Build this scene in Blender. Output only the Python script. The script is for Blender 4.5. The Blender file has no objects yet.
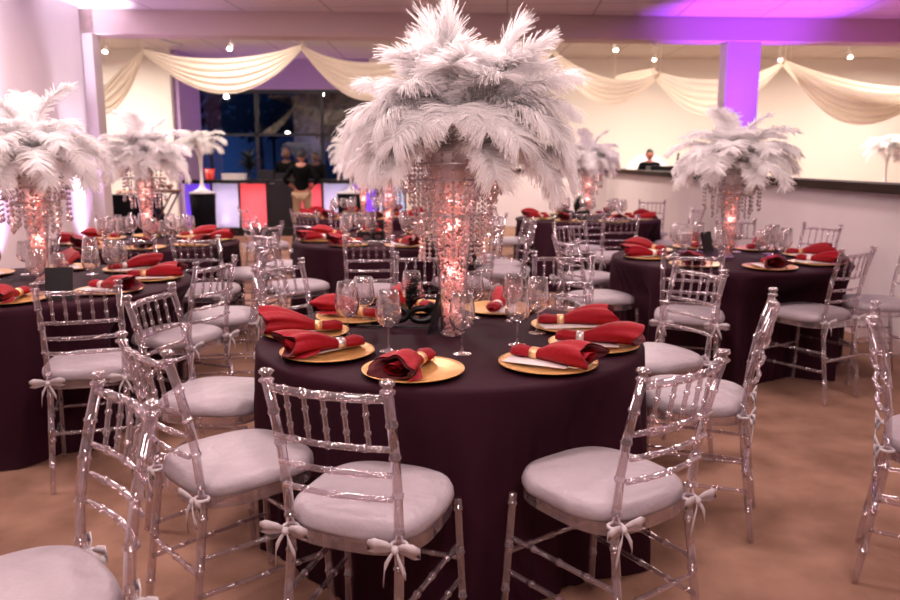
import bpy, math, random
from mathutils import Vector, Matrix
R = math.radians; PI = math.pi
random.seed(7)
sc = bpy.context.scene
C = sc.collection

# ---------------------------------------------------------------- materials
def lin(c):
    return tuple((x/12.92 if x <= .04045 else ((x+.055)/1.055)**2.4) for x in c)
def hx(s):
    return lin(tuple(int(s[i:i+2], 16)/255 for i in (0, 2, 4)))
def mat(name, color, rough=.5, metal=0, spec=.5, bump=None, noise=None, sheen=0, subs=0, trans=0):
    m = bpy.data.materials.new(name); m.use_nodes = True
    nt = m.node_tree; b = nt.nodes['Principled BSDF']
    c = hx(color) if isinstance(color, str) else color
    b.inputs['Base Color'].default_value = (*c, 1)
    b.inputs['Roughness'].default_value = rough
    b.inputs['Metallic'].default_value = metal
    b.inputs['Specular IOR Level'].default_value = spec
    if sheen: b.inputs['Sheen Weight'].default_value = sheen
    tc = nt.nodes.new('ShaderNodeTexCoord')
    if noise:
        sc_, c2, det = noise
        n = nt.nodes.new('ShaderNodeTexNoise'); n.inputs['Scale'].default_value = sc_; n.inputs['Detail'].default_value = det
        r = nt.nodes.new('ShaderNodeValToRGB'); r.color_ramp.elements[0].position = .35; r.color_ramp.elements[1].position = .68
        r.color_ramp.elements[0].color = (*c, 1); r.color_ramp.elements[1].color = (*hx(c2), 1)
        nt.links.new(tc.outputs['Object'], n.inputs['Vector']); nt.links.new(n.outputs['Fac'], r.inputs['Fac'])
        nt.links.new(r.outputs['Color'], b.inputs['Base Color'])
    if bump:
        n = nt.nodes.new('ShaderNodeTexNoise'); n.inputs['Scale'].default_value = bump[0]; n.inputs['Detail'].default_value = 3
        bp = nt.nodes.new('ShaderNodeBump'); bp.inputs['Strength'].default_value = bump[1]; bp.inputs['Distance'].default_value = .02
        nt.links.new(tc.outputs['Object'], n.inputs['Vector']); nt.links.new(n.outputs['Fac'], bp.inputs['Height'])
        nt.links.new(bp.outputs['Normal'], b.inputs['Normal'])
    return m
def clear_mat(name, tint, gloss_tint, lo, hi, rough=.05, body=None, bodyfac=0.0, ior=1.45):
    """clear plastic / glass: see-through with an edge that turns glossy"""
    m = bpy.data.materials.new(name); m.use_nodes = True; nt = m.node_tree; nt.nodes.clear()
    out = nt.nodes.new('ShaderNodeOutputMaterial')
    tr = nt.nodes.new('ShaderNodeBsdfTransparent'); tr.inputs['Color'].default_value = (*tint, 1)
    gl = nt.nodes.new('ShaderNodeBsdfGlossy'); gl.inputs['Color'].default_value = (*gloss_tint, 1); gl.inputs['Roughness'].default_value = rough
    lw = nt.nodes.new('ShaderNodeLayerWeight'); lw.inputs['Blend'].default_value = .5
    mr = nt.nodes.new('ShaderNodeMapRange'); mr.inputs['To Min'].default_value = lo; mr.inputs['To Max'].default_value = hi
    mx = nt.nodes.new('ShaderNodeMixShader')
    pw_ = nt.nodes.new('ShaderNodeMath'); pw_.operation = 'POWER'; pw_.inputs[1].default_value = 1.9
    nt.links.new(lw.outputs['Facing'], pw_.inputs[0]); nt.links.new(pw_.outputs[0], mr.inputs['Value']); nt.links.new(mr.outputs['Result'], mx.inputs['Fac'])
    nt.links.new(tr.outputs[0], mx.inputs[1]); nt.links.new(gl.outputs[0], mx.inputs[2])
    last = mx
    if body is not None:
        df = nt.nodes.new('ShaderNodeBsdfDiffuse'); df.inputs['Color'].default_value = (*body, 1)
        m2 = nt.nodes.new('ShaderNodeMixShader'); m2.inputs['Fac'].default_value = bodyfac
        nt.links.new(mx.outputs[0], m2.inputs[1]); nt.links.new(df.outputs[0], m2.inputs[2]); last = m2
    nt.links.new(last.outputs[0], out.inputs['Surface'])
    return m
def cloth_mat(name, color, color2, transl=.4):
    m = bpy.data.materials.new(name); m.use_nodes = True; nt = m.node_tree; nt.nodes.clear()
    out = nt.nodes.new('ShaderNodeOutputMaterial')
    d = nt.nodes.new('ShaderNodeBsdfDiffuse'); d.inputs['Color'].default_value = (*hx(color), 1)
    t = nt.nodes.new('ShaderNodeBsdfTranslucent'); t.inputs['Color'].default_value = (*hx(color2), 1)
    mx = nt.nodes.new('ShaderNodeMixShader'); mx.inputs['Fac'].default_value = transl
    nt.links.new(d.outputs[0], mx.inputs[1]); nt.links.new(t.outputs[0], mx.inputs[2]); nt.links.new(mx.outputs[0], out.inputs['Surface'])
    return m
def emit(name, color, strength):
    m = bpy.data.materials.new(name); m.use_nodes = True; nt = m.node_tree; nt.nodes.clear()
    out = nt.nodes.new('ShaderNodeOutputMaterial'); e = nt.nodes.new('ShaderNodeEmission')
    e.inputs['Color'].default_value = (*hx(color), 1); e.inputs['Strength'].default_value = strength
    nt.links.new(e.outputs[0], out.inputs['Surface']); return m

M = {}
M['acrylic'] = clear_mat('clear_acrylic', (.79, .74, .77), (1, .96, .98), .14, 1.0, .05, (.7, .62, .65), .05)
M['glass'] = clear_mat('wine_glass', (.95, .93, .94), (1, 1, 1), .09, 1.3, .03, (.9, .85, .87), .03)
M['crystal'] = clear_mat('crystal', (.80, .76, .78), (1, .96, .97), .35, .95, .08, (.8, .72, .74), .22)
M['vase'] = clear_mat('vase_glass', (.95, .92, .93), (1, 1, 1), .05, .8, .04)
M['bead'] = clear_mat('lit_water_bead', (.92, .72, .68), (1, .92, .92), .25, .9, .12, (.92, .68, .66), .45)
M['cushion'] = mat('cushion_satin', '9a8f95', .45, spec=.4, bump=(13, .6))
M['ribbon'] = mat('ribbon', 'b9b0b4', .5, bump=(30, .3))
M['tablecloth'] = mat('aubergine_cloth', '2c121d', .7, spec=.08, bump=(5, .12), sheen=.0)
M['black_cloth'] = mat('black_cloth', '100e14', .9, spec=.1)
M['gold'] = mat('gold_charger', 'dfb070', .34, metal=.55, noise=(45, 'd29c58', 3))
M['red'] = mat('red_napkin', '8c0e1c', .6, spec=.2, bump=(35, .25))
M['shade_red'] = mat('napkin_inside_shade', '55141d', .75)  # shade in the hollow of the roll, put into the colour
M['ring_gold'] = mat('gold_ring', 'e8c090', .3, metal=.7)
M['ring_silver'] = mat('silver_ring', 'dcd2d0', .28, metal=.7)
M['card'] = mat('menu_card', 'd9cfcf', .7)
M['feather'] = cloth_mat('white_ostrich_plume', 'ffffff', 'fffcfd', .55)
M['quill'] = mat('quill', 'e6d6b8', .5)
M['black'] = mat('black_lacquer', '0d0c0f', .35)
M['blackfeather'] = mat('black_feather', '0b0a0d', .8)
M['steel'] = mat('brushed_steel', 'b9b3b6', .3, metal=.9)
M['wall'] = mat('wall_paint', 'cbbfc1', .75, noise=(1.2, 'c4b7ba', 2), bump=(60, .05))
M['backwall'] = mat('back_wall_paint', 'e2d8d0', .8)
M['lavwall'] = mat('lavender_wall_paint', 'a98cb8', .8)
M['beam'] = mat('beam_paint', 'c9b3b2', .7)
M['ledge'] = mat('dark_wood_ledge', '231610', .7, spec=.15, noise=(18, '2e1d15', 4))
M['frame'] = mat('window_frame_black', '15131a', .4)
M['winglass'] = clear_mat('window_glass', (.75, .78, .85), (1, 1, 1), .06, .6, .02)
M['drape'] = cloth_mat('cream_voile', 'f2e8dc', 'f2e6d6', .45)
M['floor'] = mat('tan_carpet', '927060', .9, spec=.1, noise=(3.5, '755748', 9), bump=(120, .2))
M['wood'] = mat('dark_red_wood', '4a2420', .5)
M['tray'] = mat('brown_tray', '6a4038', .6)
M['skin'] = mat('skin_tan', 'a8705c', .6); M['skin2'] = mat('skin_brown', '5a352b', .6); M['skin3'] = mat('skin_pink', 'b0685a', .6)
M['hair'] = mat('dark_hair', '17110f', .7)
M['shirt'] = mat('black_shirt', '0a0a0c', .9, spec=.1); M['khaki'] = mat('khaki_cloth', 'b5997a', .85)
M['white'] = mat('white_gloss', 'ebe6e8', .3); M['offwhite'] = mat('off_white', 'ded6d6', .6)
M['redbucket'] = mat('red_bucket', 'd0342c', .4)
M['leaf'] = mat('dark_leaf', '1a2226', .7); M['bark'] = mat('bark', '23201f', .9)
M['asphalt'] = mat('asphalt', '33363d', .9)
M['lamp'] = emit('lamp_glow', 'fff0d8', 18); M['lampw'] = emit('downlight_glow', 'ffeef0', 14)
M['led'] = emit('led_light', 'ff8a5a', 2.5)
M['purple_led'] = emit('purple_led', 'b070ff', 6)
M['food'] = mat('food', 'd8a070', .7, noise=(14, '7a3050', 3))

# acoustic ceiling tiles
def tile_mat(name, col, w, h, rot):
    m = mat(name, col, .9); nt = m.node_tree; b = nt.nodes['Principled BSDF']
    tc = [n for n in nt.nodes if n.type == 'TEX_COORD'][0]
    mp = nt.nodes.new('ShaderNodeMapping'); mp.inputs['Rotation'].default_value[2] = rot
    br = nt.nodes.new('ShaderNodeTexBrick'); br.offset = 0; br.squash = 1
    br.inputs['Scale'].default_value = 1; br.inputs['Brick Width'].default_value = w; br.inputs['Row Height'].default_value = h
    br.inputs['Mortar Size'].default_value = .012; br.inputs['Mortar Smooth'].default_value = 0
    c = hx(col)
    br.inputs['Color1'].default_value = (*c, 1); br.inputs['Color2'].default_value = (*[x*.96 for x in c], 1); br.inputs['Mortar'].default_value = (*[x*.55 for x in c], 1)
    nt.links.new(tc.outputs['Object'], mp.inputs['Vector']); nt.links.new(mp.outputs[0], br.inputs['Vector']); nt.links.new(br.outputs['Color'], b.inputs['Base Color'])
    return m
M['ceiling'] = tile_mat('ceiling_tiles', 'd8ccd0', 1.2, .6, R(4.0))
M['ceiling2'] = tile_mat('rear_ceiling_tiles', 'd6cbc0', 1.2, 1.2, 0)

# ---------------------------------------------------------------- mesh helper
class MB:
    def __init__(s): s.v = []; s.f = []; s.mi = []; s.sm = []
    def add(s, vs, fs, mi=0, smooth=True):
        o = len(s.v); s.v += [tuple(v) for v in vs]
        for f in fs: s.f.append(tuple(i+o for i in f)); s.mi.append(mi); s.sm.append(smooth)
        return s
    def tube(s, pts, rad, n=10, cap=True, mi=0, flat=1):
        pts = [Vector(p) for p in pts]
        if not hasattr(rad, '__len__'): rad = [rad]*len(pts)
        vs = []; fs = []; prev = None
        for i, p in enumerate(pts):
            t = (pts[min(i+1, len(pts)-1)]-pts[max(i-1, 0)]).normalized()
            if prev is None:
                a = Vector((0, 0, 1)) if abs(t.z) < .9 else Vector((0, 1, 0))
                u = t.cross(a).normalized()
            else: u = (prev-t*prev.dot(t)).normalized()
            prev = u; w = t.cross(u)
            for k in range(n):
                an = 2*PI*k/n; vs.append(p+(u*math.cos(an)+w*math.sin(an)*flat)*rad[i])
        for i in range(len(pts)-1):
            for k in range(n):
                fs.append((i*n+k, i*n+(k+1) % n, (i+1)*n+(k+1) % n, (i+1)*n+k))
        if cap:
            fs.append(tuple(range(n))[::-1]); fs.append(tuple((len(pts)-1)*n+k for k in range(n)))
        return s.add(vs, fs, mi)
    def lathe(s, prof, n=24, c=(0, 0, 0), mi=0, wob=None):
        vs = []; fs = []
        for i, (r, z) in enumerate(prof):
            for k in range(n):
                a = 2*PI*k/n; rr = r*(1+(wob(a, i, z) if wob else 0))
                vs.append((c[0]+rr*math.cos(a), c[1]+rr*math.sin(a), c[2]+z))
        for i in range(len(prof)-1):
            for k in range(n): fs.append((i*n+k, i*n+(k+1) % n, (i+1)*n+(k+1) % n, (i+1)*n+k))
        if prof[0][0] > 1e-5: fs.append(tuple(range(n))[::-1])
        if prof[-1][0] > 1e-5: fs.append(tuple((len(prof)-1)*n+k for k in range(n)))
        return s.add(vs, fs, mi)
    def shell(s, prof, n=24, c=(0, 0, 0), mi=0):
        vs = []; fs = []
        for i, (r, z) in enumerate(prof):
            for k in range(n):
                a = 2*PI*k/n; vs.append((c[0]+r*math.cos(a), c[1]+r*math.sin(a), c[2]+z))
        for i in range(len(prof)-1):
            for k in range(n): fs.append((i*n+k, i*n+(k+1) % n, (i+1)*n+(k+1) % n, (i+1)*n+k))
        return s.add(vs, fs, mi)
    def box(s, c, d, rz=0, mi=0, M4=None):
        x, y, z = d[0]/2, d[1]/2, d[2]/2; cs, sn = math.cos(rz), math.sin(rz); vs = []
        for dx, dy, dz in ((-1,-1,-1),(1,-1,-1),(1,1,-1),(-1,1,-1),(-1,-1,1),(1,-1,1),(1,1,1),(-1,1,1)):
            p = Vector((dx*x*cs-dy*y*sn, dx*x*sn+dy*y*cs, dz*z))
            if M4 is not None: p = M4 @ p
            vs.append((c[0]+p.x, c[1]+p.y, c[2]+p.z))
        return s.add(vs, [(0,3,2,1),(4,5,6,7),(0,1,5,4),(1,2,6,5),(2,3,7,6),(3,0,4,7)], mi, False)
    def ball(s, c, r, n=10, m=7, sc_=(1, 1, 1), mi=0):
        vs = []; fs = []
        for i in range(m+1):
            t = PI*i/m
            for k in range(n):
                a = 2*PI*k/n
                vs.append((c[0]+r*sc_[0]*math.sin(t)*math.cos(a), c[1]+r*sc_[1]*math.sin(t)*math.sin(a), c[2]+r*sc_[2]*math.cos(t)))
        for i in range(m):
            for k in range(n): fs.append((i*n+k, (i+1)*n+k, (i+1)*n+(k+1) % n, i*n+(k+1) % n))
        return s.add(vs, fs, mi)
    def octa(s, c, r, h=None, mi=0):
        h = h or r; x, y, z = c
        return s.add([(x+r,y,z),(x,y+r,z),(x-r,y,z),(x,y-r,z),(x,y,z+h),(x,y,z-h)], [(0,1,4),(1,2,4),(2,3,4),(3,0,4),(1,0,5),(2,1,5),(3,2,5),(0,3,5)], mi, False)
    def build(s, name, mats, parent=None, loc=None, rot=None):
        me = bpy.data.meshes.new(name); me.from_pydata(s.v, [], s.f)
        if not isinstance(mats, (list, tuple)): mats = [mats]
        for m in mats: me.materials.append(M[m] if isinstance(m, str) else m)
        me.polygons.foreach_set('material_index', s.mi); me.polygons.foreach_set('use_smooth', s.sm)
        me.update()
        o = bpy.data.objects.new(name, me); C.objects.link(o)
        if parent: o.parent = parent
        if loc: o.location = loc
        if rot: o.rotation_euler = rot
        return o
def tag(o, label=None, cat=None, group=None, kind=None):
    if label: o['label'] = label
    if cat: o['category'] = cat
    if group: o['group'] = group
    if kind: o['kind'] = kind
    return o
def empty(name, loc=(0, 0, 0), rz=0, label=None, cat=None, group=None):
    o = bpy.data.objects.new(name, None); C.objects.link(o); o.location = loc; o.rotation_euler = (0, 0, rz)
    o.empty_display_size = .1
    return tag(o, label, cat, group)
def kids(o): return [x for x in bpy.data.objects if x.parent == o]
def tree_of(o): return (o, [tree_of(c) for c in kids(o)])
def copy_tree(t, parent=None):
    o = t[0].copy(); C.objects.link(o)
    if parent: o.parent = parent
    for c in t[1]: copy_tree(c, o)
    return o
class Proto:
    """first use moves the original, later uses copy it with all its parts"""
    def __init__(s, root): s.t = tree_of(root); s.used = False
    def place(s, loc, rz, label, group=None, scale=None):
        if s.used: o = copy_tree(s.t)
        else: o = s.t[0]; s.used = True
        o.location = loc; o.rotation_euler = (0, 0, rz)
        if scale: o.scale = (scale,)*3
        o['label'] = label
        if group: o['group'] = group
        return o
def struct(name, mb, m): return tag(mb.build(name, m), kind='structure')

# ---------------------------------------------------------------- camera and unprojection of points measured by eye
F = 780.0; PITCH = math.atan(140/F); CH = 1.43
cd = bpy.data.cameras.new('camera'); cam = bpy.data.objects.new('camera', cd); C.objects.link(cam)
cam.location = (0, 0, CH); cam.rotation_euler = (PI/2-PITCH, 0, 0)
cd.sensor_width = 36; cd.lens = F/900*36; cd.clip_end = 200; cd.clip_start = .05
cd.dof.use_dof = True; cd.dof.focus_distance = 2.5; cd.dof.aperture_fstop = 3.2
sc.camera = cam

# ---------------------------------------------------------------- room
TH = R(4.0)                                  # the beam runs slightly away to the right
HN, HB = 3.44, 3.72                          # ceiling heights, near room and rear room
def beam_pt(x, off=0): return Vector((x, 11.05+(x+4.95)*math.tan(TH)+off, 0))
WX = 3.38; LX = -4.95
struct('floor', MB().box((1.5, 8.5, -.05), (22, 24, .1)), 'floor')
y0, y1 = beam_pt(LX-1).y, beam_pt(12).y
mb = MB(); zt = HN
mb.add([(LX-1, -3, zt), (12, -3, zt), (12, y1, zt), (LX-1, y0, zt), (LX-1, -3, zt+.1), (12, -3, zt+.1), (12, y1, zt+.1), (LX-1, y0, zt+.1)],
       [(0, 1, 2, 3), (7, 6, 5, 4), (0, 4, 5, 1), (1, 5, 6, 2), (2, 6, 7, 3), (3, 7, 4, 0)], 0, False)
struct('ceiling', mb, 'ceiling')
mb = MB(); mb.add([(-9, y0-.4, HB), (13, y1-.4, HB), (13, 19, HB), (-9, 19, HB), (-9, y0-.4, HB+.1), (13, y1-.4, HB+.1), (13, 19, HB+.1), (-9, 19, HB+.1)],
       [(0, 1, 2, 3), (7, 6, 5, 4), (0, 4, 5, 1), (1, 5, 6, 2), (2, 6, 7, 3), (3, 7, 4, 0)], 0, False)
struct('ceiling_rear', mb, 'ceiling2')
# beam
mb = MB(); a = beam_pt(LX-.1); b = beam_pt(12.2)
mid = (a+b)/2; ln = (b-a).length
mb.box((mid.x, mid.y+.22, (3.12+HB)/2), (ln, .42, HB-3.12), TH)
struct('trim_1', mb, 'beam')
# posts in the beam plane
def post(name, x, w, m='wall'):
    p = beam_pt(x); struct(name, MB().box((p.x, p.y+.24, 1.56), (w, .26, 3.12), TH), m)
post('trim_2', 4.27, .50); post('trim_3', -.22, .34, 'beam')
# left wall with its pilaster
struct('wall_left', MB().box((LX-.1, 3.9, HN/2), (.2, 14.0, HN)), 'wall')
struct('trim_4', MB().box((LX-.02, 11.15, 1.56), (.24, .3, 3.12), TH), 'wall')
struct('baseboard_left', MB().box((LX+.008, 3.65, .05), (.016, 13.3, .1)), 'beam')
struct('wall_back', MB().box((3.5, -3.1, HN/2), (17, .2, HN)), 'wall')
struct('wall_right', MB().box((12.1, 8, HB/2), (.2, 22, HB)), 'backwall')
# knee wall and its ledge
mb = MB(); mb.box((WX+.08, 7.6, .59), (.16, 19, 1.18)); struct('wall_divider', mb, 'wall')
struct('trim_5', MB().box((WX+.05, 7.6, 1.215), (.32, 19, .07)), 'ledge')
struct('wall_divider_end', MB().box((1.69, 17.18, .59), (3.5, .16, 1.18)), 'wall')
struct('trim_6', MB().box((1.69, 17.18, 1.215), (3.3, .3, .07)), 'ledge')
struct('baseboard_divider', MB().box((WX-.008, 7.6, .05), (.016, 18.8, .1)), 'beam')
# rear room walls
BY = 18.6
wx0, wx1, wz0, wz1 = -5.95, -1.86, .45, 3.03
mb = MB()
mb.box(((-9+wx0)/2, BY+.1, HB/2), (wx0+9, .2, HB)); mb.box((5.1, BY+.1, HB/2), (12-wx1+1.8, .2, HB)) if False else mb.box(((wx1+12)/2, BY+.1, HB/2), (12-wx1, .2, HB))
struct('wall_rear', mb, 'backwall')
struct('wall_over_window', MB().box(((wx0+wx1)/2, BY+.1, (wz1+HB)/2), (wx1-wx0, .2, HB-wz1)), 'lavwall')
struct('wall_under_window', MB().box(((wx0+wx1)/2, BY+.1, wz0/2), (wx1-wx0, .2, wz0)), 'lavwall')
struct('wall_rear_left', MB().box((-7.5, 17.1, HB/2), (3.2, .2, HB)), 'backwall')
struct('wall_recess_side', MB().box((-5.84, 17.85, HB/2), (.12, 1.4, HB)), 'lavwall')
struct('wall_far_left', MB().box((-9, 14.5, HB/2), (.2, 9, HB)), 'backwall')
# window
w = empty('window_1', ((wx0+wx1)/2, BY, wz0)); w['kind'] = 'structure'
W2 = (wx1-wx0)/2; H2 = wz1-wz0
mb = MB()
for x in (-W2+.04, W2-.04): mb.box((x, .05, H2/2), (.08, .12, H2))
for z in (.04, H2-.04): mb.box((0, .05, z), (2*W2, .12, .08))
mb.build('window_frame', 'frame', w)
for x in (-.6, .92): MB().box((x, .05, H2/2), (.07, .1, H2-.16)).build('mullion', 'frame', w)
MB().box((0, .05, 1.56), (2*W2-.16, .1, .06)).build('transom', 'frame', w)
MB().box((0, .07, H2/2), (2*W2-.16, .012, H2-.16)).build('pane', 'winglass', w)

# ---------------------------------------------------------------- outside the window
struct('ground', MB().box((-5, 34, -.1), (50, 30, .1)), 'asphalt')
def night_tree(x, y, h, seed, label):
    rr = random.Random(seed); t = empty('tree', (x, y, 0), 0, label, 'tree')
    mb = MB(); mb.tube([(0, 0, -.05), (.05, 0, h*.3), (-.05, 0, h*.6)], [.16, .12, .07], 8)
    for k in range(6):
        a = rr.random()*6.28; mb.tube([(0, 0, h*.4), (math.cos(a)*.8, math.sin(a)*.8, h*(.6+.2*rr.random()))], [.06, .03], 6)
    mb.build('trunk', 'bark', t)
    mb = MB()
    for k in range(1500):
        a = rr.random()*6.28; u = rr.random()**.5*h*.38; z = h*.68+(rr.random()-.5)*h*.6*(1-u/h)
        p = Vector((math.cos(a)*u, math.sin(a)*u, z)); s_ = .16+rr.random()*.14
        d = Vector((rr.gauss(0, 1), rr.gauss(0, 1), rr.gauss(0, 1))).normalized(); e = d.orthogonal().normalized()
        f = d.cross(e)
        mb.add([p-e*s_, p+f*s_*.4, p+e*s_, p-f*s_*.4], [(0, 1, 2, 3)])
    mb.build('foliage', 'leaf', t)
night_tree(-10.5, 27, 5.0, 1, 'dark tree outside at the left of the window')
night_tree(-7.2, 30, 5.4, 2, 'dark tree outside behind the middle of the window')
night_tree(-3.0, 26, 4.6, 3, 'dark tree outside at the right of the window')
def street_light(x, y, h, label):
    t = empty('street_lamp', (x, y, 0), 0, label, 'street lamp')
    MB().tube([(0, 0, -.05), (0, 0, h), (.2, 0, h+.12), (.5, 0, h+.14)], [.06, .045, .03, .03], 8).build('pole', 'black', t)
    MB().ball((.5, 0, h+.08), .07, 10, 6, (1.2, .8, .5)).build('lamp_head', 'lamp', t)
street_light(-8.6, 28.6, 3.6, 'lit street lamp outside, upper one beyond the window')
street_light(-6.2, 28.0, 2.3, 'lit lower street lamp outside, right of the taller one')

# ---------------------------------------------------------------- chiavari chair
def interp(path, t):
    n = len(path)-1; u = t*n; i = min(int(u), n-1); f = u-i
    return Vector(path[i]).lerp(Vector(path[i+1]), f)
def smooth_path(fn, N): return [fn(i/N) for i in range(N+1)]
def bamboo(mb, fn, L, joints, r, rb, n=10, taper=None):
    ts = [0]
    for j in joints:
        d = .007/L
        for q in (-.72, -.5, 0, .5, .72): ts.append(j+q*d)
    ts += [i/10 for i in range(1, 10)]+[1]
    ts = sorted(t for t in set(ts) if 0 <= t <= 1)
    pts = [fn(t) for t in ts]; rad = []
    for t in ts:
        d = min([abs(t-j)*L for j in joints]+[9]); rr = r if not taper else taper(t)*r
        if d < .0037: rr = rb
        rad.append(rr)
    mb.tube(pts, rad, n)
def make_chair():
    t = empty('chiavari_chair', label='clear acrylic chair', cat='chair')
    am = 'acrylic'
    for s in (-1, 1):
        foot, seat, top = Vector((.166*s, -.245, 0)), Vector((.152*s, -.185, .45)), Vector((.160*s, -.262, .905))
        def fn(q):
            if q < .486: return foot.lerp(seat, q/.486)
            u = (q-.486)/.514; p = seat.lerp(top, u); p.y -= .018*math.sin(PI*u)*-1; return p
        mb = MB(); bamboo(mb, fn, .93, [.13, .30, .46, .57, .68, .80, .90], .0128, .0158)
        mb.lathe([(.012, 0), (.019, .004), (.019, .010), (.012, .014), (.011, .02), (.018, .025), (.019, .031), (.012, .036), (0, .036)], 12, top-Vector((0, 0, .008)))
        mb.build('back_post', am, t)
        f0, f1 = Vector((.195*s, .215, 0)), Vector((.180*s, .190, .453))
        mb = MB(); bamboo(mb, lambda q: f0.lerp(f1, q), .42, [.3, .62, .93], .0120, .0150); mb.build('front_leg', am, t)
    def curved(x, yb, z, bow):
        return lambda q: Vector((x*(2*q-1), yb-bow*math.sin(PI*q), z))
    mb = MB(); bamboo(mb, curved(.156, -.257, .885, .022), .34, [.14, .32, .5, .68, .86], .0108, .0132, 9); mb.build('top_rail', am, t)
    for z, yb, nm in ((.755, -.238, 1), (.685, -.226, 2), (.618, -.214, 3)):
        mb = MB(); bamboo(mb, curved(.155-.006*(.755-z)/.14, yb, z, .018), .32, [.2, .5, .8], .0082, .0104, 8); mb.build('back_rail', am, t)
    for k in range(5):
        q = (k+1)/6; x = .156*(2*q-1)
        a = Vector((x, -.238-.018*math.sin(PI*q), .758)); b = Vector((x, -.257-.022*math.sin(PI*q), .882))
        mb = MB(); bamboo(mb, lambda u: a.lerp(b, u), .14, [.3, .7], .0062, .0088, 8); mb.build('spindle', am, t)
    # seat frame
    mb = MB(); N = 40
    def sq(a, x, y, e=.62):
        c, s_ = math.cos(a), math.sin(a)
        return x*math.copysign(abs(c)**e, c), y*math.copysign(abs(s_)**e, s_)
    vs = []; fs = []
    for i in range(N):
        a = 2*PI*i/N
        for (sx, z) in ((.198, .488), (.198, .452), (.17, .452), (.17, .488)):
            x, y = sq(a, sx, sx+.005); vs.append((x, y+.005, z))
    for i in range(N):
        j = (i+1) % N
        for k in range(4): fs.append((i*4+k, i*4+(k+1) % 4, j*4+(k+1) % 4, j*4+k))
    mb.add(vs, fs, 0, False); mb.build('seat_frame', am, t)
    # stretchers
    def st(a, b):
        a = Vector(a); b = Vector(b); mb = MB(); bamboo(mb, lambda u: a.lerp(b, u), (b-a).length, [.25, .5, .75], .0084, .0108, 8); mb.build('stretcher', am, t)
    for s in (-1, 1):
        st((.184*s, .200, .31), (.160*s, -.204, .31)); st((.189*s, .207, .20), (.163*s, -.219, .20))
    st((-.186, .203, .26), (.186, .203, .26)); st((-.160, -.210, .26), (.160, -.210, .26))
    # cushion
    rr = random.Random(3); N = 48; prof = [(.80, .470), (.95, .471), (.992, .478), (1.0, .490), (.99, .503), (.955, .514), (.88, .523), (.6, .532), (.3, .536), (0.02, .537)]
    vs = []; fs = []
    for i, (u, z) in enumerate(prof):
        z += .013
        for k in range(N):
            a = 2*PI*k/N
            wob = 1+(.005*math.sin(7*a+1)+.005*math.sin(13*a+2)+.004*rr.uniform(-1, 1))*(1 if i in (2, 3, 4) else .4)
            x, y = sq(a, (.204)*u*wob, .208*u*wob, .66)
            vs.append((x, y+.01, z+.004*math.sin(3*a+i)*(i < 5)))
    for i in range(len(prof)-1):
        for k in range(N): fs.append((i*N+k, i*N+(k+1) % N, (i+1)*N+(k+1) % N, (i+1)*N+k))
    fs.append(tuple(range(N))[::-1]); fs.append(tuple((len(prof)-1)*N+k for k in range(N)))
    mb = MB().add(vs, fs); cu = mb.build('cushion', 'cushion', t)
    # ribbon bows at the rear posts
    for s in (-1, 1):
        mb = MB(); c = Vector((.153*s, -.208, .488))
        def ribbon(pts, w):
            vs = []; n = len(pts)
            for i, (p, ww) in enumerate(zip(pts, w)):
                p = Vector(p)
                for q in (-1, 1):
                    for y in (-.0015, .0015): vs.append(c+p+Vector((0, y, q*ww)))
            fs = []
            for i in range(n-1):
                b = i*4; fs += [(b, b+2, b+6, b+4), (b+1, b+5, b+7, b+3), (b, b+4, b+5, b+1), (b+2, b+3, b+7, b+6)]
            fs += [(0, 1, 3, 2), (4*n-4, 4*n-2, 4*n-1, 4*n-3)]
            mb.add(vs, fs)
        for d in (-1, 1):
            ribbon([(0, 0, 0), (.02*d, -.012, .012), (.05*d, -.02, .016), (.07*d, -.016, .006), (.05*d, -.008, -.006), (.02*d, -.004, -.002), (0, 0, 0)], [.004, .009, .013, .013, .011, .008, .004])
            ribbon([(0, -.004, 0), (.012*d, -.014, -.02), (.024*d, -.016, -.045), (.03*d, -.012, -.078+.015*d)], [.004, .009, .012, .010])
        mb.ball(c+Vector((0, -.006, 0)), .011, 8, 6)
        mb.tube([c+Vector((.02*math.cos(a), .02+.02*math.sin(a), 0)) for a in [2*PI*k/12 for k in range(13)]], .005, 6, False)
        mb.build('ribbon_bow', 'ribbon', cu)
    return t
chair = Proto(make_chair())
KN = Vector((0, -.262))
def put_chair(mx, my, yaw, label, group):
    a = R(yaw); off = Vector((-KN.y*-math.sin(a)*-1, 0))
    # origin = knob midpoint minus rotated knob offset
    ox = mx-(-math.sin(a)*KN.y); oy = my-(math.cos(a)*KN.y)
    return chair.place((ox, oy, 0), a, label, group)
G = lambda s: 'clear chairs around the '+s
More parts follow.
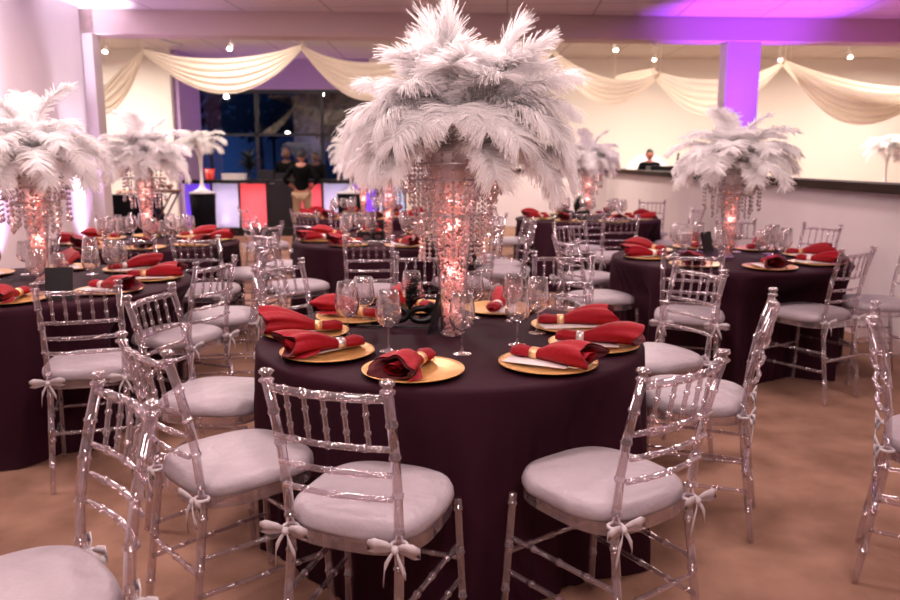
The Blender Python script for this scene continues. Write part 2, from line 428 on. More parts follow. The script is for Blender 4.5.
CH_ = [
 (-.295, 1.78, -19, 'clear chair in the foreground with its back to the camera, left of centre', 'front round table'),
 (.60, 1.93, 36, 'large clear chair in front of the dark cloth, right of centre', 'front round table'),
 (-.86, 2.13, -47, 'clear chair angled to the front table, left of the middle foreground chair', 'front round table'),
 (-.735, 1.69, 133, 'clear chair cut by the lower left corner of the photo', None),
 (1.22, 2.90, 68, 'clear chair seen edge on at the right of the front table', 'front round table'),
 (1.455, 2.62, 241, 'clear chair cut off by the right edge of the photo in the foreground', None),
 (-1.58, 3.25, 17, 'clear chair facing the left table, full back view at the left', 'left round table'),
 (-1.155, 3.03, -100, 'clear chair tucked to the left side of the front table', 'front round table'),
 (-1.27, 4.0, 70, 'clear chair at the right side of the left table, nearer one', 'left round table'),
 (-1.18, 4.62, 100, 'clear chair at the right side of the left table, farther one seen edge on', 'left round table'),
 (-1.73, 5.28, 0, 'clear chair before the rear left table, right one of two side by side', 'rear left round table'),
 (-2.16, 5.25, 6, 'clear chair before the rear left table, left one of two side by side', 'rear left round table'),
 (-1.50, 6.35, 78, 'clear chair at the right side of the rear left table', 'rear left round table'),
 (-3.15, 7.35, -140, 'clear chair between the rear left table and the uplit wall', 'rear left round table'),
 (-2.85, 5.48, 150, 'clear chair behind the left table in front of the glowing wall', 'left round table'),
 (-1.33, 5.55, -48, 'clear chair at the near left of the middle table', 'middle round table'),
 (-1.66, 6.85, -88, 'clear chair at the left side of the middle table', 'middle round table'),
 (-2.25, 8.5, -60, 'clear chair in the aisle in front of the red lit bar panel', 'far middle round table'),
 (-.86, 3.88, -124, 'clear chair at the far left of the front table facing it', 'front round table'),
 (-1.50, 8.02, -28, 'clear chair at the near left of the far middle table', 'far middle round table'),
 (-1.02, 7.78, -155, 'clear chair at the far side of the middle table', 'middle round table'),
 (-.55, 5.25, 5, 'clear chair with its back to the camera before the middle table', 'middle round table'),
 (-.14, 4.29, 180, 'clear chair at the far side of the front table behind the lit vase', 'front round table'),
 (.17, 5.72, 26, 'clear chair at the near right of the middle table', 'middle round table'),
 (.66, 6.42, 80, 'clear chair at the right of the middle table, nearest of three in a row', 'middle round table'),
 (.70, 6.95, 97, 'clear chair at the right of the middle table, second of three in a row', 'middle round table'),
 (.45, 7.65, 125, 'clear chair at the right of the middle table, farthest of three in a row', 'middle round table'),
 (.63, 4.31, 172, 'clear chair at the far right of the front table facing the camera', 'front round table'),
 (1.40, 4.43, -17, 'clear chair with its back to the camera before the right table', 'right round table'),
 (1.20, 3.72, 117, 'clear chair at the right far side of the front table, overlapping the right table', 'front round table'),
 (2.33, 4.55, 32, 'clear chair with dark seat at the near right of the right table', 'right round table'),
 (2.98, 6.25, 120, 'faint clear chair by the divider wall behind the right table', 'right round table'),
 (2.50, 6.85, 165, 'clear chair with purple glints at the far side of the right table', 'right round table'),
 (2.65, 8.57, 48, 'clear chair at the right of the far right table by the wall', 'far right round table'),
 (2.60, 10.1, 160, 'clear chair behind the far right table against the pale wall', 'far right round table'),
 (2.98, 5.05, 88, 'clear chair at the right side of the right table, cut by the photo edge', 'right round table'),
 (1.60, 7.30, 2, 'clear chair with its back to the camera before the far right table, front one', 'far right round table'),
 (1.38, 7.88, -8, 'clear chair before the far right table, just behind another', 'far right round table'),
 (.98, 6.40, -150, 'clear chair between the front and far right tables, facing the right table', 'right round table'),
 (.83, 5.15, -70, 'clear chair at the left side of the right table', 'right round table'),
 (.55, 9.0, -80, 'clear chair at the left side of the far right table', 'far right round table'),
 (-.2, 10.3, 120, 'clear chair at the right far side of the far middle table', 'far middle round table'),
]
T = {'front round table': (0, 2.97, .725), 'left round table': (-2.26, 4.27, .78), 'right round table': (1.95, 5.44, .785),
     'middle round table': (-.53, 6.71, .80), 'rear left round table': (-2.50, 6.45, .72), 'far right round table': (1.61, 9.18, .83),
     'far middle round table': (-1.05, 9.55, .80)}
SEATS = []
for x, y, a, l, g in CH_:
    A = R(a); worst = 9
    sx, sy = x-math.sin(A)*.27, y+math.cos(A)*.27
    for n_, (tx, ty, tr) in T.items():
        for u in (-.19, 0, .19):
            for v in (-.2, .2):
                dd = math.hypot(sx+u*math.cos(A)-v*math.sin(A)-tx, sy+u*math.sin(A)+v*math.cos(A)-ty)-tr-.03
                if dd < worst: worst = dd; wt = (tx, ty)
    if worst < -.05:                               # pull the chair out a little where it would run far into the cloth
        d = Vector((x-wt[0], y-wt[1])).normalized()*min(.07, -worst-.05); x += d.x; y += d.y; sx += d.x; sy += d.y
    SEATS.append((sx, sy, A)); put_chair(x, y, a, l, G(g) if g else None)

# ---------------------------------------------------------------- tables
def make_table(x, y, r, seed, nm):
    t = empty('round_table', (x, y, 0), 0, 'round folding table hidden under the dark cloth of the '+nm, 'table')
    MB().lathe([(0, .728), (r-.01, .728), (r, .734), (r, .745), (r-.01, .75), (0, .75)], 48).build('tabletop', 'wood', t)
    for k in range(4):
        a = PI/4+k*PI/2; q = r*.5
        MB().tube([(q*math.cos(a), q*math.sin(a), 0), (q*math.cos(a), q*math.sin(a), .728)], .016, 8).build('leg', 'steel', t)
    rr = random.Random(seed); ph = [rr.random()*6.28 for _ in range(5)]; N = 220
    prof = [(0, .757), (.3*r, .757), (.6*r, .757), (.9*r, .757), (r-.004, .757), (r+.008, .753), (r+.014, .743), (r+.016, .72)]
    for k in range(1, 15): prof.append((r+.016+.05*(k/14)**.9, .72-.715*k/14))
    vs = [(0, 0, .757)]; fs = []
    # the hanging cloth is pressed inwards where a chair stands against it
    push = []
    for k in range(N):
        an = 2*PI*k/N; need = 0
        for (sx, sy, A) in SEATS:
            if math.hypot(sx-x, sy-y) > r+.5: continue
            for qq in range(30):
                q0 = r+.09-qq*.02; px, py = x+q0*math.cos(an)-sx, y+q0*math.sin(an)-sy
                u, v = px*math.cos(A)+py*math.sin(A), -px*math.sin(A)+py*math.cos(A)
                if abs(u) < .225 and abs(v) < .25: need = max(need, (qq+1)*.02)
        push.append(min(need, .42))
    push = [max(push[(k+o) % N]*(1-abs(o)/9) for o in range(-8, 9)) for k in range(N)]
    for i, (q, z) in enumerate(prof[1:]):
        u = max(0, (.735-z)/.735)
        for k in range(N):
            a = 2*PI*k/N
            w = .055*math.sin(11*a+ph[0]+1.2*math.sin(3*a+ph[1]))+.028*math.sin(23*a+ph[2])+.02*math.sin(5*a+ph[3])
            w = w*u**.8*.95
            if z < .03: q2 = q+w+.012
            else: q2 = q+w
            if z < .735:
                f = min(1, (.735-z)/.17); cap = r+.10-push[k]
                if q2 > cap: q2 += (cap-q2)*f
            vs.append((q2*math.cos(a), q2*math.sin(a), z))
    n = len(prof)-1
    for k in range(N): fs.append((0, 1+k, 1+(k+1) % N))
    for i in range(n-1):
        for k in range(N): fs.append((1+i*N+k, 1+i*N+N+k, 1+i*N+N+(k+1) % N, 1+i*N+(k+1) % N))
    o = MB().add(vs, fs).build('tablecloth', 'tablecloth', None, (x, y, 0))
    tag(o, 'dark aubergine tablecloth draped to the floor on the '+nm, 'tablecloth', None)
    return o
for i, (nm, (x, y, r)) in enumerate(T.items()): make_table(x, y, r, i+3, nm)
ZT = .758

# ---------------------------------------------------------------- place settings
def make_plate():
    p = MB().lathe([(0, 0), (.10, 0), (.105, .002), (.155, .010), (.165, .014), (.165, .017), (.155, .0145), (.108, .007), (.10, .005), (0, .005)], 48)
    return tag(p.build('charger_plate', 'gold'), 'x', 'plate')
plate = Proto(make_plate())
def make_card():
    return tag(MB().box((0, 0, .001), (.22, .095, .002)).build('menu_card', 'card'), 'x', 'card')
card = Proto(make_card())
def make_napkin(seed, ringm, fl=1.0):
    """rolled napkin: narrow end at -x, gold or silver ring, flared folded end at +x"""
    rr = random.Random(seed); t = empty('napkin', label='x', cat='napkin')
    N = 44; xs = [-.14, -.135, -.11, -.08, -.055, -.04, -.02, .01, .05, .09, .13, .16]
    wd = [.012, .022, .034, .030, .021, .020, .024, .034, .046, .056, .064, .070]
    hd = [.010, .016, .020, .018, .0165, .0165, .021, .028, .033, .035, .034, .031]
    ph = [rr.random()*6.28 for _ in range(4)]
    def ring(x, w, h, u, inn=0):
        vs = []
        for k in range(N):
            a = 2*PI*k/N
            m = 1+u*(.10*math.sin(2*a+ph[0])+.09*math.sin(5*a+ph[1])+.05*math.sin(9*a+ph[2]))*fl+.04*math.sin(6*a+ph[3])
            y = w*m*math.cos(a)*(1-inn); z = h+max(-h+.002, h*m*math.sin(a)*(1-inn))
            vs.append((x+u*.022*math.sin(2*a+ph[1])-inn*0, y, z))
        return vs
    vs = []; fs = []
    for i, x in enumerate(xs):
        u = max(0, (x+.02)/.18); vs += ring(x, wd[i]*(1+.12*fl*u), hd[i]*(1+.25*fl*u), u)
    n = len(xs)
    for i in range(n-1):
        for k in range(N): fs.append((i*N+k, i*N+(k+1) % N, (i+1)*N+(k+1) % N, (i+1)*N+k))
    fs.append(tuple(range(N)))
    mb = MB().add(vs, fs)
    # shade-coloured inner layer running back into the roll, and a spiral fold inside
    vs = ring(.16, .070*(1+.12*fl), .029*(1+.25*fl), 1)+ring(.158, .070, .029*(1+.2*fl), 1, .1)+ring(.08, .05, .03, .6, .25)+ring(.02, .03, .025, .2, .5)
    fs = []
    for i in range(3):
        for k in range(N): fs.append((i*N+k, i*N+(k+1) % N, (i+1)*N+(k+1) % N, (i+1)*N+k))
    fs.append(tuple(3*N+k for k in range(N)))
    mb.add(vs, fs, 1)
    vs = []
    for i in range(26):
        a = i/25*4.4*PI; q = .006+.030*i/25
        y, z = q*1.25*math.cos(a), max(.004, .034+q*.75*math.sin(a))
        vs += [(.05, y*.7, z*.8), (.152+.01*math.sin(a), y, z)]
    mb.add(vs, [(2*i, 2*i+1, 2*i+3, 2*i+2) for i in range(25)], 0)
    # a loose folded corner
    mb.add([(.03, .035, .018), (.13, .055, .010), (.175, .055, .003), (.12, .085, .003), (.06, .055, .004), (.12, .06, .014)], [(0, 4, 3, 1), (1, 3, 2), (0, 1, 5)], 0)
    nk = mb.build('folded_cloth', ['red', 'shade_red'], t)
    mb = MB(); K = 28
    vs = []
    for x, q in ((-.062, 1.0), (-.062, 1.12), (-.034, 1.12), (-.034, 1.0)):
        for k in range(K):
            a = 2*PI*k/K; vs.append((x, .0225*q*math.cos(a), .0175+max(-.0165, .0185*q*math.sin(a))))
    fs = []
    for i in range(4):
        j = (i+1) % 4
        for k in range(K): fs.append((i*K+k, i*K+(k+1) % K, j*K+(k+1) % K, j*K+k))
    mb.add(vs, fs); mb.build('napkin_ring', ringm, t)
    return t
naps = [Proto(make_napkin(11, 'ring_silver')), Proto(make_napkin(22, 'ring_gold', .7)), Proto(make_napkin(35, 'ring_gold', 1.5))]
def make_glass(h=.22):
    k = h/.22
    g = empty('wine_glass', label='x', cat='glass')
    MB().lathe([(0, 0), (.034, 0), (.035, .002), (.030, .0035), (.012, .006), (.005, .012), (.0038, .03), (.0036, .08*k), (.006, .088*k), (0, .09*k)], 20).build('stem_and_foot', 'glass', g)
    out = [(.004, .082*k), (.020, .088*k), (.037, .102*k), (.0455, .122*k), (.0465, .140*k), (.0445, .165*k), (.040, .195*k), (.0355, .22*k)]
    inn = [(r-.0013, z+.0008) for r, z in out][::-1]
    MB().shell(out+inn, 28).build('bowl', 'glass', g)
    vs = MB().tube([(.0350*math.cos(a), .0350*math.sin(a), .22*k) for a in [2*PI*i/24 for i in range(25)]], .0009, 5, False)
    vs.build('rim', 'glass', g)
    return g
glassA = Proto(make_glass(.22)); glassB = Proto(make_glass(.20))

DIR8 = ['right', 'far right', 'far', 'far left', 'left', 'near left', 'near', 'near right']
def place_setting(tn, x, y, ang, pos, k, jit=0, cardq=True, z=ZT):
    a = ang+jit
    plate.place((x, y, z+.001), 0, 'gold charger plate at the %s of the %s' % (pos, tn), 'gold charger plates on the '+tn)
    ns = Vector((math.cos(a), math.sin(a)))
    if cardq:
        c = a+R(12)
        card.place((x-.02*ns.x+.03*ns.y, y-.02*ns.y-.03*ns.x, z+.0165), c, 'white menu card at the %s of the %s' % (pos, tn), 'menu cards on the '+tn)
    naps[k % 3].place((x+.0*ns.x, y+.0*ns.y, z+.0185), a, 'red ringed napkin at the %s of the %s' % (pos, tn), 'red napkins on the '+tn)
def inv(px, py, z):
    a = (px-450)/F; b = -(py-300)/F
    d = Vector((a, math.cos(PITCH)+b*math.sin(PITCH), -math.sin(PITCH)+b*math.cos(PITCH))); t = (z-CH)/d.z
    return d.x*t, d.y*t
# front table: nine settings measured from the photo
fx, fy, fr = T['front round table']
FR = [(-.118, 2.42, 'near side, left of centre', 1), (.325, 2.51, 'near right side', 1), (.525, 2.78, 'right side', 0), (.495, 3.10, 'far right side', 1), (.225, 3.47, 'far side, right of the vase', 0),
      (-.145, 3.50, 'far side, left of the vase', 2), (-.41, 3.29, 'far left side', 1), (-.56, 2.98, 'left side', 2), (-.43, 2.66, 'near left side', 0)]
for i, (x, y, pos, k) in enumerate(FR):
    place_setting('front table', x, y, math.atan2(y-fy, x-fx), pos, k, jit=[-.15, .3, .05, -.3, .1, .2, .1, .1, -.05][i])
GF = [(348, 339, 'left wine glass of the front left group', 0), (364, 325, 'wine glass behind the left plates on the front table', 1), (389, 351, 'wine glass in front of the black mask', 0), (412, 317, 'tall wine glass just behind the black mask', 1),
      (462, 354, 'wine glass in front of the lit vase', 0), (473, 318, 'wine glass behind the right of the lit vase', 1), (513, 321, 'rear wine glass of the right group on the front table', 1), (517, 345, 'front wine glass of the right group on the front table', 0), (537, 333, 'right wine glass of the right group on the front table', 0)]
for px, py, l, k in GF:
    x, y = inv(px, py, ZT); (glassA if k == 0 else glassB).place((x, y, ZT), 0, 'clear '+l, 'wine glasses on the front table')
for tn, (x, y, r) in list(T.items())[1:]:
    nm = tn.replace(' round', ''); n = 8; off = {'left round table': .25, 'right round table': .1}.get(tn, .3)
    for k in range(n):
        a = k*2*PI/n+off; pos = DIR8[k]+' side'
        place_setting(nm, x+(r-.2)*math.cos(a), y+(r-.2)*math.sin(a), a, pos, k*2+1, jit=random.uniform(-.35, .35), cardq=r > .75)
        for q, (da, rr_) in enumerate(((.18, r-.42), (.42, r-.36))):
            if k % 2 and q: continue
            (glassA if q == 0 else glassB).place((x+rr_*math.cos(a+da), y+rr_*math.sin(a+da), ZT), 0,
                'wine glass %s the %s setting of the %s' % (('inside', 'beside')[q], DIR8[k], nm), 'wine glasses on the '+nm)

# ---------------------------------------------------------------- ostrich feather centrepieces
def feather_mesh(mb, L, a0, bend, W, seed, st=95, lay=2, side=0, bw=1.0):
    """plume in the XZ plane leaving the origin; a0 elevation, bend total turn"""
    rr = random.Random(seed); P = []; x = z = 0; n = 40
    for i in range(n+1):
        u = i/n; a = a0-bend*u**1.7
        P.append((Vector((x, 0, z)), a)); x += math.cos(a)*L/n; z += math.sin(a)*L/n
    mb.tube([p for p, _ in P], [.0026*(1-.8*i/n)+.0004 for i in range(n+1)], 5, mi=1)
    tw = rr.uniform(0, 6.28)
    for j in range(st):
        u0 = .10+.90*(j+.5)/st
        for s in (-1, 1):
            for l in range(lay):
                u = min(.9999, max(.1, u0+rr.uniform(-.6, .6)/st)); fi = u*n; i = int(fi); p = P[i][0].lerp(P[i+1][0], fi-i); a = P[i][1]
                tdir = Vector((math.cos(a), 0, math.sin(a))); up = Vector((-math.sin(a), 0, math.cos(a)))
                env = min(1, ((u-.06)/.30)**.7)*(1 if u < .9 else 1-.35*(u-.9)/.1)
                env *= 1+.07*math.sin(u*23+tw+s)
                ln = W*env*rr.uniform(.72, 1.15)
                fw = rr.uniform(.30, .62)+1.5*max(0, u-.82)/.18*rr.random()
                d = (Vector((0, s, 0))+tdir*fw+up*(rr.uniform(-.32, .34)+.12*(l % 2))).normalized()
                q = p.copy(); K = 5; vs = []; w0 = rr.uniform(.0020, .0036)*bw
                drp = rr.uniform(.5, 1.2)*(1-.65*abs(tdir.z)*(tdir.z > 0)); ax = (tdir+up*rr.uniform(-.9, .9)).normalized(); cur = rr.uniform(-.12, .12)
                for k in range(K+1):
                    g = k/K; ww = w0*(1-.6*g)
                    vs += [q-ax*ww, q+ax*ww]
                    q = q+d*ln/K
                    d = (d+Vector((0, 0, -drp*.42*(g+.15)))+tdir*.10*g+Vector((cur, cur, 0))*g).normalized()
                mb.add(vs, [(2*k, 2*k+1, 2*k+3, 2*k+2) for k in range(K)])
FV = []
for i, (L, a0, bend, W) in enumerate([(.42, 85, 60, .075), (.42, 70, 95, .085), (.40, 55, 110, .085), (.38, 35, 110, .085), (.36, 12, 95, .08), (.34, -10, 70, .075)]):
    mb = MB(); feather_mesh(mb, L, R(a0), R(bend), W*1.08, 50+i, 100, 2, 0, 1.6)
    me = mb.build('feather', ['feather', 'quill']); FV.append(me)
def proto_feather(v, parent, az, z, sc_=1, first=set()):
    o = FV[v]
    if v in first:
        o = o.copy(); C.objects.link(o)
    first.add(v)
    o.parent = parent; o.location = (0, 0, z); o.rotation_euler = (0, 0, az); o.scale = (sc_,)*3
    return o
def vase_parts(t, rb, rt, h, zc, lit=True, seed=1, fine=1, power=3.0, col=(1, .45, .34)):
    """trumpet vase filled with lit beads"""
    def rad(z): u = z/h; return rb+(rt-rb)*(.25*u+.75*u**2.2)
    pr = [(rad(h*i/12), h*i/12) for i in range(13)]
    MB().shell([(rb*.98, .0)]+[(r, z+.004) for r, z in pr]+[(r-.003, z+.004) for r, z in pr[::-1]], 28).build('vase_glass', 'vase', t)
    MB().lathe([(rb*.9, 0), (rb*1.05, .002), (rb*1.05, .012), (rb*.9, .014)], 28).build('vase_base', 'glass', t)
    rr = random.Random(seed); mb = MB()
    for k in range(int(420*fine)):
        z = .02+rr.random()*(h*.93-.02); q = (rad(z)-.010)*math.sqrt(rr.random()); a = rr.random()*6.28
        mb.octa((q*math.cos(a), q*math.sin(a), z), rr.uniform(.006, .010)/fine**.3)
    b = mb.build('crystal_filling', 'bead', t); b['kind'] = 'stuff'
    mb = MB()
    for k in range(14):
        z = .04+(h-.08)*k/14; a = k*2.4; q = rad(z)*.45; mb.ball((q*math.cos(a), q*math.sin(a), z), .0045, 6, 4)
    mb.build('led_string', 'led', t)
def collar(t, tiers, seed, bead=.007, n=22, step=.02):
    rr = random.Random(seed)
    for (r, z, drop) in tiers:
        MB().tube([(r*math.cos(a), r*math.sin(a), z) for a in [2*PI*i/28 for i in range(29)]], .004, 6, False).build('wire_ring', 'steel', t)
        for k in range(n):
            a = 2*PI*k/n+rr.random()*.05; dl = drop*rr.uniform(.85, 1.1); mb = MB(); c, s = r*math.cos(a), r*math.sin(a)
            m = int(dl/step)
            for j in range(m): mb.octa((c, s, z-step*(j+.5)), bead, bead*1.25)
            mb.octa((c, s, z-step*m-bead*1.2), bead*1.2, bead*2.2)
            mb.build('crystal_strand', 'crystal', t)
# small / distant centrepiece
def make_center():
    t = empty('feather_centrepiece', label='x', cat='centrepiece')
    vase_parts(t, .035, .085, .50, 0, seed=4, fine=.6)
    collar(t, [(.13, .56, .12), (.155, .50, .16), (.105, .42, .14)], 3, .009, 16, .026)
    MB().lathe([(.02, .44), (.06, .50), (.085, .58), (.03, .60), (0, .60)], 20).build('feather_holder', 'offwhite', t)
    rr = random.Random(8)
    for v, n, z in ((0, 3, .60), (1, 6, .60), (2, 9, .60), (3, 9, .61), (4, 8, .62)):
        for k in range(n): proto_feather(v, t, 2*PI*(k+rr.uniform(-.25, .25))/n+v*.5, z, rr.uniform(.88, 1.1))
    return t
cen = Proto(make_center())
CP = [('left round table', 1.12, 'white ostrich feather centrepiece on the left table beside the black easel frame', 0.4),
      ('right round table', 1.2, 'white ostrich feather centrepiece on the right table before the purple column', 2.0),
      ('middle round table', .98, 'white ostrich feather centrepiece on the middle table behind the large one', 1.2),
      ('rear left round table', 1.06, 'white ostrich feather centrepiece on the rear left table', 3.1),
      ('far right round table', 1.02, 'pinkish white feather centrepiece on the far right table', 4.4),
      ('far middle round table', .95, 'feather centrepiece on the far middle table, mostly hidden', 5.2)]
lights = []; flat = {'right round table': .86, 'left round table': .95}
def pt(loc, e, col, r=.03, name='vase_glow'):
    l = bpy.data.lights.new(name, 'POINT'); l.energy = e; l.color = col; l.shadow_soft_size = r
    o = bpy.data.objects.new(name, l); o.location = loc; C.objects.link(o); return o
for tn, s, l, rz in CP:
    x, y, r = T[tn]; cc = cen.place((x, y, ZT), rz, l, 'feather centrepieces on the tables', s); cc.scale.z = s*flat.get(tn, 1)
    pt((x, y, ZT+.22*s), .9, (1, .5, .42), .02); pt((x, y, ZT+.40*s), .8, (1, .5, .42), .03)

# the large front centrepiece
t = empty('feather_centrepiece', (fx+.01, fy+.01, ZT), 0, 'huge white ostrich feather centrepiece on a lit crystal vase at the front table', 'centrepiece')
vase_parts(t, .045, .125, .66, 0, seed=9, fine=2.4)
collar(t, [(.165, .70, .17), (.15, .60, .20), (.125, .47, .16), (.185, .66, .10)], 5, .0075, 24, .019)
MB().lathe([(.03, .55), (.09, .62), (.12, .70), (.06, .73), (0, .73)], 24).build('feather_holder', 'offwhite', t)
BIG = [ # azimuth (deg, 0 = right, 90 = away, -90 = toward the camera), elevation, bend, length, width
 (180, 84, -16, .50, .15, 0), (182, 97, 16, .54, .19, 0), (165, 92, 22, .50, .18, 0), (200, 88, 30, .44, .16, 0),
 (2, 70, 14, .53, .18, 0), (-8, 62, 26, .54, .17, 0), (20, 62, 44, .50, .16, 0), (40, 72, 50, .42, .15, 0), (-12, 52, 50, .50, .16, 0),
 (182, 62, 60, .44, .13, 0), (200, 60, 112, .42, .14, 0), (172, 52, 108, .44, .14, 0), (190, 40, 106, .42, .13, 0), (215, 58, 125, .40, .14, 0), (232, 46, 122, .38, .13, 0),
 (-5, 52, 88, .48, .15, 0), (8, 46, 98, .46, .13, 0), (-14, 38, 110, .48, .14, 0), (-28, 54, 120, .44, .14, 0), (-48, 48, 128, .40, .14, 0), (-4, 20, 98, .50, .12, 0), (12, 10, 92, .44, .12, 0),
 (-22, 14, 100, .46, .12, 0), (-90, 66, 130, .38, .14, 0), (-112, 60, 135, .36, .13, 0), (-68, 60, 135, .37, .14, 0), (-92, 88, 85, .42, .16, 0), (-130, 78, 100, .42, .15, 0), (-50, 82, 90, .42, .15, 0),
 (-100, 92, 55, .42, .17, 0), (-75, 86, 62, .42, .16, 0), (-150, 84, 60, .44, .16, 0), (-25, 76, 60, .46, .16, 0),
 (90, 60, 95, .42, .13, 0), (60, 50, 105, .42, .13, 0), (130, 50, 110, .42, .13, 0), (155, 30, 104, .40, .13, 0), (30, 26, 100, .42, .13, 0), (205, 20, 98, .36, .12, 0), (225, 20, 105, .34, .11, 0), (-60, 20, 112, .34, .12, 0)]
for i, (az, a0, bend, L, W, sd) in enumerate(BIG):
    mb = MB(); feather_mesh(mb, L*(.90 if a0 > 60 else .98), R(a0), R(bend), W*.88, 200+i, 210, 3)
    o = mb.build('feather', ['feather', 'quill'], t); o.location = (.03*math.cos(R(az)), .03*math.sin(R(az)), .70); o.rotation_euler = (0, 0, R(az))
for z, e in ((.10, .5), (.25, .9), (.42, 1.4), (.55, 1.6)): pt((fx+.01, fy+.01, ZT+z), e*.45, (1, .5, .44), .02)

# ---------------------------------------------------------------- masks and easel frames on the tables
def make_mask():
    t = empty('masquerade_mask', label='x', cat='mask')
    # mask shell with two eye holes, standing on its edge, facing -y
    N = 28; vs = []; fs = []
    for side in (-1, 1):
        o = len(vs); cx = .042*side
        for k in range(N):
            a = 2*PI*k/N; ex, ez = .024*math.cos(a), .012*math.sin(a)
            ox = .046*math.cos(a)+(.012*side if math.cos(a)*side > 0 else 0); oz = .034*math.sin(a)+(.016 if math.cos(a)*side > .3 and math.sin(a) > 0 else 0)
            for (xx, zz) in ((ex, ez), (ox, oz)):
                X = cx+xx; yb = .25*X*X*8
                vs += [(X, yb-.002, zz+.045), (X, yb+.002, zz+.045)]
        for k in range(N):
            j = (k+1) % N; a, b = o+4*k, o+4*j
            fs += [(a, a+2, b+2, b), (a+1, b+1, b+3, a+3), (a, b, b+1, a+1), (a+2, a+3, b+3, b+2)]
    MB().add(vs, fs).build('mask_face', 'black', t)
    rr = random.Random(5)
    for k in range(9):
        mb = MB(); feather_mesh(mb, rr.uniform(.09, .15), R(rr.uniform(50, 100)), R(60), .022, 400+k, 26, 1, 0, .9)
        o = mb.build('plume', ['blackfeather', 'blackfeather'], t); o.location = (.0, .004, .06); o.rotation_euler = (0, 0, R(rr.uniform(-70, 70)))
    MB().tube([(.085, 0, .04), (.11, -.01, .006), (-.17, -.04, .006)], .004, 6).build('mask_stick', 'black', t)
    return t
mask = Proto(make_mask())
x, y = inv(409, 327, ZT); mask.place((x, y, ZT), R(-8), 'black feathered masquerade mask leaning by the vase on the front table', 'masquerade masks', 1.15)
x, y = inv(372, 243, ZT); mask.place((x, y, ZT), R(20), 'black feathered mask beside the vase on the middle table', 'masquerade masks', 1.2)
x, y = inv(575, 222, ZT); mask.place((x, y, ZT), R(-20), 'black feathered mask beside the vase on the far right table', 'masquerade masks', 1.6)
def make_frame():
    t = empty('table_frame', label='x', cat='frame')
    Mx = Matrix.Rotation(R(-14), 3, 'X')
    MB().box((0, .012, .075), (.12, .012, .15), M4=Mx).build('panel', 'black', t)
    MB().tube([(0, .015, .11), (0, .085, .002)], .005, 6).build('easel_leg', 'black', t)
    return t
fr_ = Proto(make_frame())
x, y = inv(60, 300, ZT); fr_.place((x, y, ZT), R(12), 'black easel frame beside the vase on the left table', 'black table frames', 1.05)
x, y = inv(434, 331, ZT); fr_.place((x, y, ZT), R(-100), 'narrow black easel frame seen edge on, left of the front vase', 'black table frames', 1.1)
x, y = inv(708, 252, ZT); fr_.place((x, y, ZT), R(40), 'black easel frame left of the vase on the right table', 'black table frames', 1.0)
x, y = inv(166, 238, ZT); fr_.place((x, y, ZT), R(10), 'black easel frame on the rear left table', 'black table frames', .9)

# ---------------------------------------------------------------- bar
bar = empty('bar_counter', (-2.95, 14.9, 0), 0, 'black bar counter with glowing purple, white and red front panels', 'bar')
bw = 4.2
MB().box((0, .3, 1.03), (bw, .7, .06)).build('bar_top', 'black', bar)
MB().box((0, .62, .5), (bw, .02, 1.0)).build('bar_back', 'black', bar)
MB().box((0, .02, .08), (bw, .05, .16)).build('plinth', 'black', bar)
cols = [('a06cf0', 'b48cff'), ('efe8ff', 'f2eaff'), ('ff5a66', 'ff8a50'), None, ('ff5070', 'ff9a50'), ('f0e8ff', 'fff'), ('b070ff', 'b48cff'), ('e8f0ff', 'fff')]
LC = [(.78, .58, 1), (.98, .93, 1), (1, .5, .5), None, (1, .5, .52), (.95, .9, 1), (.7, .5, 1), (.85, .9, 1)]
pw = bw/8.6
for i, c in enumerate(cols):
    x = -bw/2+pw*.55+i*bw/8
    MB().box((x+bw/16, .02, .56), (.035, .05, .9)).build('frame_post', 'black', bar)
    if not c: MB().box((x, .03, .56), (pw, .02, .86)).build('dark_panel', 'black', bar); continue
    m = cloth_mat('bar_panel_%d' % i, {0: 'c9b0ff', 1: 'f2ecff', 2: 'ffb4bc', 4: 'ffb4c0', 5: 'f2ecff', 6: 'c9a0ff', 7: 'e8f0ff'}[i], {0: 'b090ff', 1: 'f2ecff', 2: 'ffa8b0', 4: 'ffa8b4', 5: 'f2ecff', 6: 'c090ff', 7: 'e8f0ff'}[i], .75)
    MB().box((x, .03, .57), (pw, .008, .84)).build('front_panel', m, bar)
    MB().box((x+bw/16, .3, .5), (.01, .6, .98)).build('divider', 'white', bar)
    pt((-2.95+x, 14.9+.085, .32), 9.0, LC[i], .03, 'bar_light'); pt((-2.95+x, 14.9+.2,   .62), 17, LC[i], .05, 'bar_light')

# things on the bar
o = MB().shell([(.07, 0), (.10, .2), (.094, .2), (.066, .01)], 20).lathe([(0, .0), (.07, 0), (.07, .012), (0, .012)], 20).build('bucket', 'redbucket', None, (-4.62, 15.2, 1.06)); tag(o, 'red bucket on the left end of the bar', 'bucket')
o = MB().box((0, 0, .05), (.42, .25, .10)).box((0, 0, .105), (.44, .27, .015)).build('white_box', 'offwhite', None, (-4.15, 15.2, 1.06)); tag(o, 'low white box on the bar beside the red bucket', 'box')
o = MB().box((0, 0, .09), (.3, .2, .18)).box((.33, 0, .06), (.3, .2, .12)).build('bottle_crate', 'black', None, (-3.55, 15.3, 1.06)); tag(o, 'dark crates on the bar beneath the window', 'crate')
t = empty('potted_plant', (-4.0, 15.75, 0), 0, 'dark potted plant standing behind the bar before the window', 'plant')
MB().lathe([(.12, 0), (.18, .3), (.19, .3), (.17, .28), (0, .28)], 16).build('pot', 'black', t)
mb = MB(); rr = random.Random(4)
mb.tube([(0, 0, .28), (0, 0, 1.3)], .02, 6)
